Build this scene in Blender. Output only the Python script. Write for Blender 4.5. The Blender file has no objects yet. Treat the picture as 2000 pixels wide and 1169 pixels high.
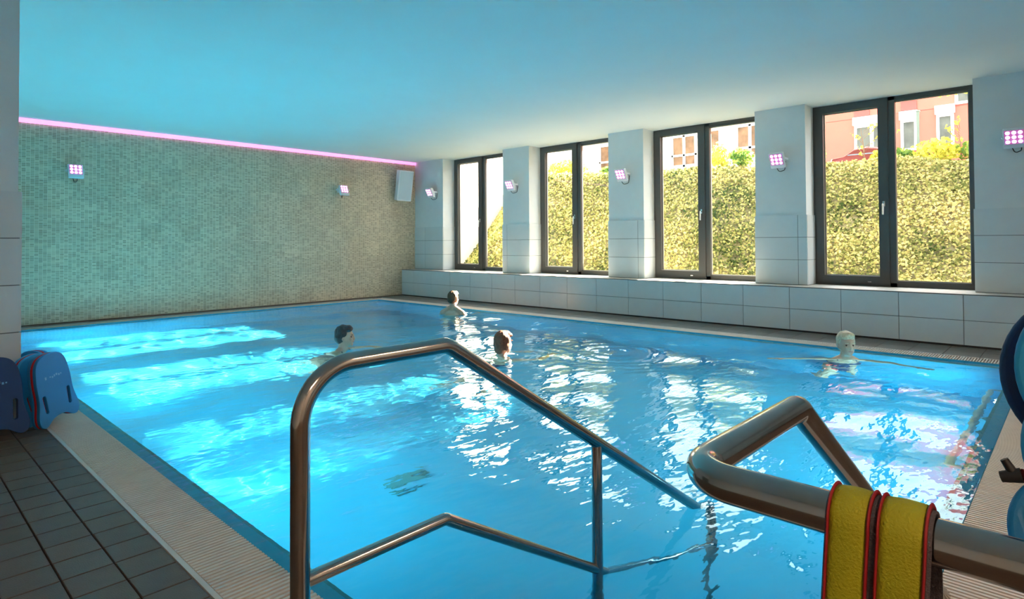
import bpy, bmesh, math, random
import numpy as np
from mathutils import Vector, Matrix, Quaternion, noise
random.seed(7); rng = np.random.default_rng(7)
S = bpy.context.scene
COL = S.collection
PI = math.pi

# ------------------------------------------------------------------ camera
cam = bpy.data.cameras.new('camera'); cam_o = bpy.data.objects.new('camera', cam); COL.objects.link(cam_o)
YAW, PITCH, ROLL = 0.8177, 0.0176, -0.0058
fwd = Vector((math.sin(YAW)*math.cos(PITCH), math.cos(YAW)*math.cos(PITCH), math.sin(PITCH)))
rgt = Vector((math.cos(YAW), -math.sin(YAW), 0)); up = rgt.cross(fwd)
r2 = rgt*math.cos(ROLL)+up*math.sin(ROLL); u2 = -rgt*math.sin(ROLL)+up*math.cos(ROLL)
m3 = Matrix((r2, u2, -fwd)).transposed()
cam_o.matrix_world = Matrix.Translation((0, 0, 1.156)) @ m3.to_4x4()
cam.sensor_width = 36; cam.lens = 36*1183.05/2000; cam.shift_y = (451.75-584.5)/2000
cam.clip_start = 0.02; cam.clip_end = 300
S.camera = cam_o

# ------------------------------------------------------------------ world, sun, fixed lights, exposure
W = bpy.data.worlds.new('world'); S.world = W; W.use_nodes = True
wn = W.node_tree; bg = wn.nodes['Background']
bg.inputs[0].default_value = (0.93, 0.97, 1.0, 1); bg.inputs[1].default_value = 7.0
SUN_EL, SUN_AZ = math.radians(25), math.radians(5)
sun_dir = Vector((-math.cos(SUN_EL)*math.cos(SUN_AZ), math.cos(SUN_EL)*math.sin(SUN_AZ), -math.sin(SUN_EL)))
sl = bpy.data.lights.new('sun', 'SUN'); sl.energy = 140; sl.color = (1.0, 0.9, 0.72); sl.angle = math.radians(0.53)
so = bpy.data.objects.new('sun', sl); COL.objects.link(so); so.rotation_euler = sun_dir.to_track_quat('-Z', 'Y').to_euler()
sl.cycles.is_caustics_light = True
S.view_settings.view_transform = 'Standard'; S.view_settings.look = 'None'
S.view_settings.exposure = 0.12; S.view_settings.gamma = 1; S.view_settings.use_curve_mapping = False
cy = S.cycles
cy.use_denoising = True; cy.max_bounces = 9; cy.diffuse_bounces = 4; cy.glossy_bounces = 4; cy.transmission_bounces = 6
cy.transparent_max_bounces = 10; cy.caustics_reflective = False; cy.caustics_refractive = True
cy.sample_clamp_indirect = 25.0; cy.blur_glossy = 0.3

def area(name, loc, to, size, power, color, sy=None):
    l = bpy.data.lights.new(name, 'AREA'); l.energy = power; l.color = color; l.size = size
    if sy: l.shape = 'RECTANGLE'; l.size_y = sy
    o = bpy.data.objects.new(name, l); COL.objects.link(o); o.location = loc
    o.rotation_euler = (Vector(to)-Vector(loc)).to_track_quat('-Z', 'Y').to_euler(); return o
# ceiling lamps of the part of the hall behind the camera (outside the frame)
area('hall_lamp', (-0.9, -1.6, 2.93), (-0.9, -1.6, 0), 0.9, 62, (1.0, 0.66, 0.42), 0.25)
area('hall_lamp', (3.4, -2.0, 2.93), (3.4, -2.0, 0), 0.9, 50, (1.0, 0.68, 0.44), 0.25)

# ------------------------------------------------------------------ materials
def nmat(name): 
    m = bpy.data.materials.new(name); m.use_nodes = True; nt = m.node_tree
    return m, nt, nt.nodes['Principled BSDF']
def N(nt, typ, **kw):
    n = nt.nodes.new(typ)
    for k, v in kw.items():
        if k in n.inputs: n.inputs[k].default_value = v
        else: setattr(n, k, v)
    return n
def mat(name, col, rough=0.5, metal=0.0, var=0.0, vscale=8.0, bump=0.0, bscale=60.0, emis=None, estr=0.0, spec=None, objvar=0.0, coat=0.0):
    m, nt, b = nmat(name)
    b.inputs['Roughness'].default_value = rough; b.inputs['Metallic'].default_value = metal
    b.inputs['Base Color'].default_value = (*col, 1)
    if spec is not None: b.inputs['Specular IOR Level'].default_value = spec
    if coat: b.inputs['Coat Weight'].default_value = coat
    if emis: b.inputs['Emission Color'].default_value = (*emis, 1); b.inputs['Emission Strength'].default_value = estr
    tc = N(nt, 'ShaderNodeTexCoord')
    if var or objvar:
        nz = N(nt, 'ShaderNodeTexNoise'); nz.inputs['Scale'].default_value = vscale; nz.inputs['Detail'].default_value = 4
        nt.links.new(tc.outputs['Object'], nz.inputs['Vector'])
        mr = N(nt, 'ShaderNodeMapRange'); mr.inputs[1].default_value = 0.25; mr.inputs[2].default_value = 0.75
        mr.inputs[3].default_value = 1-var; mr.inputs[4].default_value = 1+var
        nt.links.new(nz.outputs['Fac'], mr.inputs[0]); src = mr.outputs[0]
        if objvar:
            oi = N(nt, 'ShaderNodeObjectInfo'); m2 = N(nt, 'ShaderNodeMapRange')
            m2.inputs[3].default_value = 1-objvar; m2.inputs[4].default_value = 1+objvar
            nt.links.new(oi.outputs['Random'], m2.inputs[0])
            mu = N(nt, 'ShaderNodeMath', operation='MULTIPLY'); nt.links.new(src, mu.inputs[0]); nt.links.new(m2.outputs[0], mu.inputs[1]); src = mu.outputs[0]
        vm = N(nt, 'ShaderNodeVectorMath', operation='SCALE'); vm.inputs[0].default_value = col
        nt.links.new(src, vm.inputs['Scale']); nt.links.new(vm.outputs[0], b.inputs['Base Color'])
    if bump:
        n2 = N(nt, 'ShaderNodeTexNoise'); n2.inputs['Scale'].default_value = bscale; n2.inputs['Detail'].default_value = 3
        nt.links.new(tc.outputs['Object'], n2.inputs['Vector'])
        bp = N(nt, 'ShaderNodeBump'); bp.inputs['Strength'].default_value = bump; bp.inputs['Distance'].default_value = 0.01
        nt.links.new(n2.outputs['Fac'], bp.inputs['Height']); nt.links.new(bp.outputs[0], b.inputs['Normal'])
    return m

M = {}
M['plaster'] = mat('white_plaster', (0.78, 0.80, 0.79), 0.85, var=0.02, bump=0.15, bscale=140)
M['ceiling'] = mat('ceiling_paint', (0.90, 0.93, 0.89), 0.9, var=0.015, vscale=1.5)
M['tile'] = mat('pale_wall_tile', (0.70, 0.73, 0.73), 0.28, var=0.02, objvar=0.025)
M['grout'] = mat('grey_grout', (0.16, 0.18, 0.18), 0.9)
M['sill'] = mat('sill_stone', (0.50, 0.47, 0.42), 0.45, var=0.08, vscale=14)
M['floor_tile'] = mat('brown_floor_tile', (0.115, 0.078, 0.056), 0.45, var=0.18, vscale=9, objvar=0.10, bump=0.2, bscale=220)
M['floor_grout'] = mat('floor_grout', (0.025, 0.018, 0.015), 0.9)
M['floor_tile_light'] = mat('taupe_floor_tile', (0.16, 0.145, 0.13), 0.4, var=0.15, vscale=6, objvar=0.08)
M['grille'] = mat('grille_plastic', (0.66, 0.60, 0.54), 0.4, var=0.05)
M['strip'] = mat('edge_profile', (0.62, 0.60, 0.57), 0.35)
M['channel'] = mat('gutter_channel', (0.09, 0.08, 0.075), 0.8)
M['liner'] = mat('pool_liner', (0.028, 0.41, 0.66), 0.6, var=0.03, vscale=1.2)
M['liner_edge'] = mat('rim_shade_nozzle_teal', (0.03, 0.24, 0.28), 0.4, var=0.1)  # dark teal holds the shade of the rim lip; nozzles use it too
M['frame'] = mat('anthracite_frame', (0.070, 0.066, 0.062), 0.42)
M['bead'] = mat('glazing_spacer', (0.55, 0.5, 0.42), 0.3, metal=0.6)
M['steel'] = mat('polished_steel', (0.41, 0.375, 0.35), 0.13, metal=1.0, var=0.06, vscale=30)
M['chrome'] = mat('chrome', (0.8, 0.8, 0.8), 0.15, metal=1.0)
M['white_metal'] = mat('white_metal', (0.80, 0.82, 0.84), 0.4)
M['dark_rubber'] = mat('dark_rubber', (0.02, 0.02, 0.022), 0.5)
M['speaker'] = mat('white_speaker_plastic', (0.82, 0.84, 0.86), 0.45)
M['speaker_cloth'] = mat('speaker_cloth', (0.60, 0.68, 0.72), 0.8, bump=0.3, bscale=500)
M['led'] = mat('pink_led', (1, 0.8, 1), 0.4, emis=(1.0, 0.66, 0.96), estr=2.6)
M['led_plate'] = mat('pink_lens_plate', (0.75, 0.3, 0.6), 0.25, emis=(0.9, 0.10, 0.60), estr=0.30)
M['led_strip'] = mat('pink_led_strip', (1, 0.6, 0.95), 0.4, emis=(1.0, 0.26, 0.80), estr=1.25)
M['pool_fill_lamp'] = mat('fill_lamp_glass', (0.9, 1, 1), 0.3, emis=(0.80, 0.97, 1.0), estr=8)  # glow of the added pool lamps
M['foam_blue'] = mat('blue_foam', (0.012, 0.20, 0.47), 0.55, var=0.05, bump=0.1, bscale=300)
M['foam_light'] = mat('light_blue_foam', (0.02, 0.32, 0.62), 0.55, var=0.05, bump=0.1, bscale=300)
M['foam_dark'] = mat('dark_and_shaded_foam', (0.006, 0.045, 0.15), 0.6, var=0.05)  # dark float foam; also puts shade into the left kickboard's colour
M['foam_red'] = mat('red_foam', (0.50, 0.010, 0.02), 0.6)
M['print'] = mat('faded_print', (0.16, 0.40, 0.62), 0.6)
M['yellow'] = mat('yellow_strap', (0.36, 0.345, 0.005), 0.65, var=0.12, vscale=14, bump=0.3, bscale=400)
M['red_edge'] = mat('red_binding', (0.30, 0.006, 0.012), 0.6)
M['velcro'] = mat('grey_velcro', (0.10, 0.085, 0.10), 0.9, bump=0.6, bscale=700)
M['skin'] = mat('skin', (0.62, 0.36, 0.25), 0.45, var=0.05)
M['red_rubber'] = mat('dark_red_rubber', (0.30, 0.02, 0.03), 0.4)
M['soil'] = mat('garden_soil', (0.16, 0.13, 0.06), 0.95, var=0.4, vscale=5)
M['red_wall'] = mat('red_render', (0.66, 0.12, 0.085), 0.85, var=0.04, vscale=2)
M['red_dark'] = mat('dark_red_panel', (0.50, 0.06, 0.05), 0.7)
M['cream_wall'] = mat('cream_render', (0.80, 0.72, 0.62), 0.85, var=0.03, vscale=1.5)
M['win_white'] = mat('white_window_frame', (0.85, 0.84, 0.82), 0.5)
M['brick_orange'] = mat('orange_mottle', (0.55, 0.24, 0.12), 0.8, var=0.3, vscale=9)
M['car_red'] = mat('car_paint', (0.50, 0.12, 0.12), 0.25, coat=0.6)
M['car_glass'] = mat('car_glass', (0.12, 0.16, 0.18), 0.06)
M['lamp_green'] = mat('grey_green_post', (0.10, 0.13, 0.10), 0.5)
M['twig'] = mat('twig_bark', (0.20, 0.11, 0.06), 0.9)

# mosaic of small stacked tiles (each under 4 px in the picture: left to the material)
m, nt, b = nmat('mosaic'); M['mosaic'] = m
tc = N(nt, 'ShaderNodeTexCoord'); mp = N(nt, 'ShaderNodeMapping'); nt.links.new(tc.outputs['Object'], mp.inputs[0])
mp.inputs['Rotation'].default_value = (PI/2, 0, 0)
bk = N(nt, 'ShaderNodeTexBrick', offset=0.0, squash=1.0)
bk.inputs['Scale'].default_value = 1.0; bk.inputs['Brick Width'].default_value = 0.050; bk.inputs['Row Height'].default_value = 0.025
bk.inputs['Mortar Size'].default_value = 0.0026; bk.inputs['Mortar Smooth'].default_value = 0.2; bk.inputs['Bias'].default_value = -0.1
bk.inputs['Color1'].default_value = (0.43, 0.32, 0.205, 1); bk.inputs['Color2'].default_value = (0.70, 0.56, 0.38, 1); bk.inputs['Mortar'].default_value = (0.80, 0.68, 0.52, 1)
nt.links.new(mp.outputs[0], bk.inputs['Vector'])
sx = N(nt, 'ShaderNodeSeparateXYZ'); nt.links.new(mp.outputs[0], sx.inputs[0])
dvx = N(nt, 'ShaderNodeMath', operation='DIVIDE'); dvx.inputs[1].default_value = 0.30; nt.links.new(sx.outputs[0], dvx.inputs[0])
dvy = N(nt, 'ShaderNodeMath', operation='DIVIDE'); dvy.inputs[1].default_value = 0.30; nt.links.new(sx.outputs[1], dvy.inputs[0])
fx = N(nt, 'ShaderNodeMath', operation='FLOOR'); fy = N(nt, 'ShaderNodeMath', operation='FLOOR'); nt.links.new(dvx.outputs[0], fx.inputs[0]); nt.links.new(dvy.outputs[0], fy.inputs[0])
cb = N(nt, 'ShaderNodeCombineXYZ'); nt.links.new(fx.outputs[0], cb.inputs[0]); nt.links.new(fy.outputs[0], cb.inputs[1])
wnz = N(nt, 'ShaderNodeTexWhiteNoise'); nt.links.new(cb.outputs[0], wnz.inputs['Vector'])
mr = N(nt, 'ShaderNodeMapRange'); mr.inputs[3].default_value = 0.93; mr.inputs[4].default_value = 1.07; nt.links.new(wnz.outputs['Value'], mr.inputs[0])
vm = N(nt, 'ShaderNodeVectorMath', operation='SCALE'); nt.links.new(bk.outputs['Color'], vm.inputs[0]); nt.links.new(mr.outputs[0], vm.inputs['Scale'])
nt.links.new(vm.outputs[0], b.inputs['Base Color']); b.inputs['Roughness'].default_value = 0.32
bp = N(nt, 'ShaderNodeBump'); bp.inputs['Strength'].default_value = 0.5; bp.inputs['Distance'].default_value = 0.002; bp.invert = True
nt.links.new(bk.outputs['Fac'], bp.inputs['Height']); nt.links.new(bp.outputs[0], b.inputs['Normal'])

def water_mat():
    m = bpy.data.materials.new('pool_water'); m.use_nodes = True; nt = m.node_tree; nt.nodes.clear()
    o = N(nt, 'ShaderNodeOutputMaterial'); g = N(nt, 'ShaderNodeBsdfGlass'); g.inputs['IOR'].default_value = 1.333; g.inputs['Roughness'].default_value = 0
    g.inputs['Color'].default_value = (0.80, 0.98, 1, 1)
    tc = N(nt, 'ShaderNodeTexCoord'); mp = N(nt, 'ShaderNodeMapping'); mp.inputs['Scale'].default_value = (1.0, 2.2, 1.0); mp.inputs['Rotation'].default_value = (0, 0, 0.75)
    nz = N(nt, 'ShaderNodeTexNoise'); nz.inputs['Scale'].default_value = 5.5; nz.inputs['Detail'].default_value = 2.5; nz.inputs['Roughness'].default_value = 0.45
    nt.links.new(tc.outputs['Object'], mp.inputs[0]); nt.links.new(mp.outputs[0], nz.inputs['Vector'])
    bp = N(nt, 'ShaderNodeBump'); bp.inputs['Strength'].default_value = 1.0; bp.inputs['Distance'].default_value = 0.0075
    nt.links.new(nz.outputs['Fac'], bp.inputs['Height']); nt.links.new(bp.outputs[0], g.inputs['Normal'])
    nt.links.new(g.outputs[0], o.inputs[0]); return m
M['water'] = water_mat()
def pane_mat():
    m = bpy.data.materials.new('window_glass'); m.use_nodes = True; nt = m.node_tree; nt.nodes.clear()
    o = N(nt, 'ShaderNodeOutputMaterial'); t = N(nt, 'ShaderNodeBsdfTransparent'); t.inputs[0].default_value = (0.93, 0.95, 0.93, 1)
    g = N(nt, 'ShaderNodeBsdfGlossy'); g.inputs['Roughness'].default_value = 0.0
    fr = N(nt, 'ShaderNodeFresnel'); gg = N(nt, 'ShaderNodeNewGeometry'); mi = N(nt, 'ShaderNodeMapRange'); mi.inputs[3].default_value = 1.5; mi.inputs[4].default_value = 0.6667
    nt.links.new(gg.outputs['Backfacing'], mi.inputs[0]); nt.links.new(mi.outputs[0], fr.inputs[0])
    mul = N(nt, 'ShaderNodeMath', operation='MULTIPLY'); mul.inputs[1].default_value = 1.8; mul.use_clamp = True
    mx = N(nt, 'ShaderNodeMixShader'); nt.links.new(fr.outputs[0], mul.inputs[0]); nt.links.new(mul.outputs[0], mx.inputs[0])
    nt.links.new(t.outputs[0], mx.inputs[1]); nt.links.new(g.outputs[0], mx.inputs[2]); nt.links.new(mx.outputs[0], o.inputs[0]); return m
M['glass'] = pane_mat()
def leaf_mat(name, c1, c2, c3, scale=1.2, transl=0.5):
    m = bpy.data.materials.new(name); m.use_nodes = True; nt = m.node_tree; nt.nodes.clear()
    o = N(nt, 'ShaderNodeOutputMaterial'); geo = N(nt, 'ShaderNodeNewGeometry'); tc = N(nt, 'ShaderNodeTexCoord')
    nz = N(nt, 'ShaderNodeTexNoise'); nz.inputs['Scale'].default_value = scale; nz.inputs['Detail'].default_value = 3
    nt.links.new(tc.outputs['Object'], nz.inputs['Vector'])
    ad = N(nt, 'ShaderNodeMath', operation='MULTIPLY_ADD'); ad.inputs[1].default_value = 0.55; nt.links.new(geo.outputs['Random Per Island'], ad.inputs[0])
    sb = N(nt, 'ShaderNodeMath', operation='SUBTRACT'); sb.inputs[1].default_value = 0.27; nt.links.new(nz.outputs['Fac'], sb.inputs[0]); nt.links.new(sb.outputs[0], ad.inputs[2])
    cr = N(nt, 'ShaderNodeValToRGB'); e = cr.color_ramp.elements; e[0].position = 0.2; e[0].color = (*c1, 1); e[1].position = 0.85; e[1].color = (*c3, 1)
    e2 = cr.color_ramp.elements.new(0.5); e2.color = (*c2, 1)
    nt.links.new(ad.outputs[0], cr.inputs[0])
    d = N(nt, 'ShaderNodeBsdfDiffuse'); t = N(nt, 'ShaderNodeBsdfTranslucent'); mx = N(nt, 'ShaderNodeMixShader'); mx.inputs[0].default_value = transl
    nt.links.new(cr.outputs[0], d.inputs[0]); nt.links.new(cr.outputs[0], t.inputs[0])
    nt.links.new(d.outputs[0], mx.inputs[1]); nt.links.new(t.outputs[0], mx.inputs[2]); nt.links.new(mx.outputs[0], o.inputs[0]); return m
M['ivy'] = leaf_mat('ivy_leaf', (0.05, 0.075, 0.02), (0.34, 0.32, 0.10), (0.70, 0.55, 0.24), 0.8, 0.5)
M['leaf_yellow'] = leaf_mat('yellow_leaf', (0.45, 0.42, 0.05), (0.75, 0.68, 0.10), (0.85, 0.78, 0.2), 2.0)
M['leaf_green'] = leaf_mat('green_leaf', (0.07, 0.15, 0.03), (0.18, 0.28, 0.05), (0.5, 0.5, 0.1), 2.0)

# ------------------------------------------------------------------ mesh helpers
class MB:
    def __init__(s): s.v = []; s.f = []; s.sm = []
    def add(s, vs, fs, smooth=False):
        n = len(s.v); s.v += [tuple(v) for v in vs]; s.f += [tuple(i+n for i in f) for f in fs]; s.sm += [smooth]*len(fs); return s
    def box(s, x0, y0, z0, x1, y1, z1, mtx=None):
        vs = [(x0,y0,z0),(x1,y0,z0),(x1,y1,z0),(x0,y1,z0),(x0,y0,z1),(x1,y0,z1),(x1,y1,z1),(x0,y1,z1)]
        if mtx: vs = [mtx @ Vector(v) for v in vs]
        return s.add(vs, [(3,2,1,0),(4,5,6,7),(0,1,5,4),(1,2,6,5),(2,3,7,6),(3,0,4,7)])
    def cbox(s, x0, y0, z0, x1, y1, z1, c, mtx=None):   # chamfered box
        bm = bmesh.new(); bmesh.ops.create_cube(bm, size=1)
        for v in bm.verts: v.co = Vector(((x0+x1)/2+v.co.x*(x1-x0), (y0+y1)/2+v.co.y*(y1-y0), (z0+z1)/2+v.co.z*(z1-z0)))
        bmesh.ops.bevel(bm, geom=bm.edges[:], offset=c, segments=2, affect='EDGES', profile=0.6)
        bm.verts.index_update()
        vs = [v.co.copy() for v in bm.verts]
        if mtx: vs = [mtx @ v for v in vs]
        fs = [tuple(v.index for v in f.verts) for f in bm.faces]; bm.free()
        return s.add(vs, fs)
    def tube(s, pts, r, n=16, caps=True, mtx=None, radii=None):
        pts = [Vector(p) for p in pts]; L = len(pts); rings = []
        t0 = (pts[1]-pts[0]).normalized(); ref = Vector((0,0,1)) if abs(t0.z) < 0.9 else Vector((1,0,0))
        nrm = t0.cross(ref).normalized(); prev = t0
        for i, p in enumerate(pts):
            if i == 0: t = t0
            elif i == L-1: t = (pts[-1]-pts[-2]).normalized()
            else: t = ((pts[i]-pts[i-1]).normalized()+(pts[i+1]-pts[i]).normalized()).normalized()
            q = prev.rotation_difference(t); nrm = q @ nrm; prev = t; bn = t.cross(nrm)
            rr = radii[i] if radii else r
            rings.append([p+(nrm*math.cos(a)+bn*math.sin(a))*rr for a in [2*PI*k/n for k in range(n)]])
        vs = [v for rg in rings for v in rg]; fs = []
        for i in range(L-1):
            for k in range(n): a = i*n+k; b_ = i*n+(k+1) % n; fs.append((a, b_, b_+n, a+n))
        if mtx: vs = [mtx @ v for v in vs]
        s.add(vs, fs, True)
        if caps: s.add([vs[k] for k in range(n)], [tuple(range(n-1, -1, -1))]); s.add([vs[(L-1)*n+k] for k in range(n)], [tuple(range(n))])
        return s
    def lathe(s, prof, n=24, mtx=None, smooth=True):   # prof [(r,z)]
        vs = []; fs = []
        for r, z in prof:
            for k in range(n): a = 2*PI*k/n; vs.append(Vector((r*math.cos(a), r*math.sin(a), z)))
        for i in range(len(prof)-1):
            for k in range(n): a = i*n+k; b_ = i*n+(k+1) % n; fs.append((a, b_, b_+n, a+n))
        if mtx: vs = [mtx @ v for v in vs]
        s.add(vs, fs, smooth)
        s.add([vs[k] for k in range(n)], [tuple(range(n-1, -1, -1))]); s.add([vs[(len(prof)-1)*n+k] for k in range(n)], [tuple(range(n))])
        return s
    def mesh(s, name, m):
        me = bpy.data.meshes.new(name); me.from_pydata(s.v, [], s.f); me.materials.append(m)
        me.polygons.foreach_set('use_smooth', s.sm); me.update(); return me
    def build(s, name, m, parent=None, **kw):
        return link(name, s.mesh(name, m), parent, **kw)
def link(name, me, parent=None, label=None, cat=None, group=None, kind=None, loc=None):
    o = bpy.data.objects.new(name, me); COL.objects.link(o)
    if parent: o.parent = parent
    if loc: o.location = loc
    return tag(o, label, cat, group, kind)
def tag(o, label=None, cat=None, group=None, kind=None):
    if label: o['label'] = label
    if cat: o['category'] = cat
    if group: o['group'] = group
    if kind: o['kind'] = kind
    return o
def empty(name, loc=(0,0,0), rz=0, **kw):
    o = bpy.data.objects.new(name, None); COL.objects.link(o); o.location = loc; o.rotation_euler = (0,0,rz); o.empty_display_size = 0.1
    return tag(o, **kw)
def copy_tree(o, parent=None):
    c = o.copy(); COL.objects.link(c)
    if parent: c.parent = parent; c.matrix_parent_inverse = o.matrix_parent_inverse
    for ch in list(CH.get(o.name, [])) : copy_tree(ch, c)
    return c
CH = {}
def index_children():
    CH.clear()
    for o in bpy.data.objects:
        if o.parent: CH.setdefault(o.parent.name, []).append(o)
def fillet(pts, rads, seg=10):
    pts = [Vector(p) for p in pts]; out = [pts[0]]
    for i in range(1, len(pts)-1):
        r = rads[i-1]; a = (pts[i-1]-pts[i]).normalized(); c = (pts[i+1]-pts[i]).normalized()
        ang = a.angle(c); d = r/math.tan(ang/2); p0 = pts[i]+a*d; p1 = pts[i]+c*d
        ctr = pts[i]+(a+c).normalized()*(r/math.sin(ang/2))
        v0 = p0-ctr; v1 = p1-ctr; ax = v0.cross(v1).normalized(); th = v0.angle(v1)
        for k in range(seg+1): out.append(ctr+Quaternion(ax, th*k/seg) @ v0)
    out.append(pts[-1]); return out

# ------------------------------------------------------------------ room dimensions (metres)
YM, XB, XP, XF, H, HB = 10.936, 8.102, 8.474, 8.80, 2.957, 0.567
PX0, PX1, PY0, PY1 = 1.03, 7.20, 0.37, 10.50        # water inside the grilles
GW = 0.225                                           # grille width
XL, YL = 0.688, 4.966                                # left wall stub
YN, XW0 = -3.0, -2.6                                 # near wall, recess wall
ZP = -1.35

# ---- floor
fl = MB()
fl.box(XW0, YN, -0.3, PX0-GW, YL, -0.008); fl.box(XL-0.2, YL, -0.3, PX0-GW, YM, -0.008)
fl.box(PX0-GW, YN, -0.3, XF, PY0-GW, -0.008); fl.box(PX1+GW, PY0-GW, -0.3, XF, YM, -0.008); fl.box(PX0-GW, PY1+GW, -0.3, PX1+GW, YM, -0.008)
floor = fl.build('floor', M['floor_grout'], kind='structure')
def tile_mesh(w, d, h, m, name='floor_tile'):
    mb = MB(); c = 0.0015
    mb.add([(0,0,-h),(w,0,-h),(w,d,-h),(0,d,-h),(0,0,-c),(w,0,-c),(w,d,-c),(0,d,-c),(c,c,0),(w-c,c,0),(w-c,d-c,0),(c,d-c,0)],
           [(0,1,5,4),(1,2,6,5),(2,3,7,6),(3,0,4,7),(4,5,9,8),(5,6,10,9),(6,7,11,10),(7,4,8,11),(8,9,10,11)])
    return mb.mesh(name, m)
pit = 0.1585; jt = 0.006
tm = tile_mesh(pit-jt, pit-jt, 0.008, M['floor_tile'])
xe = PX0-GW-0.018
far = MB(); cnt = 0
for i in range(0, 22):
    for j in range(0, 50):
        x = xe-(i+1)*pit*1.0+ (0.0 if i else 0.0); y = YL-0.01-(j+1)*pit
        if y < YN: continue
        if i < 4 and y > 1.9:
            link('floor_tile', tm, floor, loc=(x+jt/2, y+jt/2, 0)); cnt += 1
        else: far.box(x+jt/2, y+jt/2, -0.008, x+pit-jt/2, y+pit-jt/2, 0)
for j in range(24): # behind the stub the strip narrows
    y = YL+j*0.25
    if y+0.25 < YM: far.box(XL+0.005, y+0.003, -0.008, xe-0.002, y+0.247, 0)
for i in range(26): # near deck right of the camera
    for j in range(11):
        x = PX0-GW+i*0.3; y = PY0-GW-0.02-(j+1)*0.3
        if y > YN-0.1 and x < 8.0: far.box(x+0.003, max(y+0.003, YN), -0.008, x+0.297, y+0.297, 0)
far.build('floor_tile', M['floor_tile'], floor, kind='stuff')
tl = tile_mesh(0.329, 0.295, 0.008, M['floor_tile_light'])
for j in range(45):
    for i in range(2):
        y = YM-0.3*(j+1)
        if y < YN: continue
        link('floor_tile', tl, floor, loc=(PX1+GW+0.018+i*0.333, y+0.003, 0))
tf = tile_mesh(0.295, YM-PY1-GW-0.025, 0.008, M['floor_tile_light'])
for i in range(22): link('floor_tile', tf, floor, loc=(0.80+0.3*i+0.003, PY1+GW+0.018, 0))

# ---- pool basin with shallow rim ledge
def ring(mb, x0,y0,x1,y1,z0, X0,Y0,X1,Y1,z1):   # strip joining outer rect to inner rect
    o = [(x0,y0,z0),(x1,y0,z0),(x1,y1,z0),(x0,y1,z0)]; i_ = [(X0,Y0,z1),(X1,Y0,z1),(X1,Y1,z1),(X0,Y1,z1)]
    mb.add(o+i_, [(k, (k+1) % 4, 4+(k+1) % 4, 4+k) for k in range(4)])
pb = MB()
e1, e2 = 0.075, 0.095
ring(pb, PX0,PY0,PX1,PY1,-0.002, PX0,PY0,PX1,PY1,-0.030)
ring(pb, PX0,PY0,PX1,PY1,-0.030, PX0+e1,PY0+e1,PX1-e1,PY1-e1,-0.045)
ring(pb, PX0+e2,PY0+e2,PX1-e2,PY1-e2,-0.085, PX0+e2,PY0+e2,PX1-e2,PY1-e2,ZP)
pb.add([(PX0+e2,PY0+e2,ZP),(PX1-e2,PY0+e2,ZP),(PX1-e2,PY1-e2,ZP),(PX0+e2,PY1-e2,ZP)], [(0,1,2,3)])
basin = pb.build('pool_basin', M['liner'], kind='structure'); basin['label'] = 'blue lined rectangular swimming pool basin'
pe = MB(); ring(pe, PX0+e1,PY0+e1,PX1-e1,PY1-e1,-0.045, PX0+e2,PY0+e2,PX1-e2,PY1-e2,-0.055)
ring(pe, PX0+e2,PY0+e2,PX1-e2,PY1-e2,-0.055, PX0+e2,PY0+e2,PX1-e2,PY1-e2,-0.085)
pe.build('rim_shade_edge', M['liner_edge'], basin)  # dark strip paints in the shade along the pool lip
# steps going down between the two handrails
for k in range(5):
    st = MB(); x0 = PX0+e2; z1 = -0.20-0.20*k
    st.box(x0+0.30*k, 0.470, ZP, x0+0.30*(k+1), 1.20, z1)
    st.build('pool_step', M['liner'], basin)
basin.cycles.is_caustics_receiver = True
for o in bpy.data.objects:
    if o.parent == basin: o.cycles.is_caustics_receiver = True
# added fill lamps for pool and ceiling, unseen in the near and left walls
def pool_fill_lamp(x, y, rz, lab):
    e = empty('pool_fill_lamp', (x, y, -0.62), rz, label=lab, cat='lamp', group='added underwater fill lamps in the pool wall')
    R_ = Matrix.Rotation(PI/2, 4, 'Y')
    MB().lathe([(0.15, 0.0), (0.15, 0.012), (0.12, 0.02)], 24, R_).build('bezel', M['chrome'], e)
    MB().lathe([(0.115, 0.021), (0.09, 0.03), (0.02, 0.034)], 24, R_).build('lens', M['pool_fill_lamp'], e)
for k, yy in enumerate((4.0, 6.6, 9.2)): pool_fill_lamp(PX0+e2, yy, 0, ('nearest', 'middle', 'farthest')[k]+' added underwater fill lamp in the left pool wall')
for k, xx in enumerate((4.4, 6.2)): pool_fill_lamp(xx, PY0+e2, PI/2, ('left', 'right')[k]+' added underwater fill lamp in the near pool wall')
for yy in (4.0, 6.6, 9.2): area('pool_fill_light', (PX0+e2+0.06, yy, -0.62), (PX1, yy, -0.9), 0.22, 62, (0.42, 0.93, 1.0))  # added light that brightens the pool and, through it, the ceiling
for xx in (4.4, 6.2): area('pool_fill_light', (xx, PY0+e2+0.06, -0.62), (xx, PY1, -0.9), 0.22, 45, (0.42, 0.93, 1.0))

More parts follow.
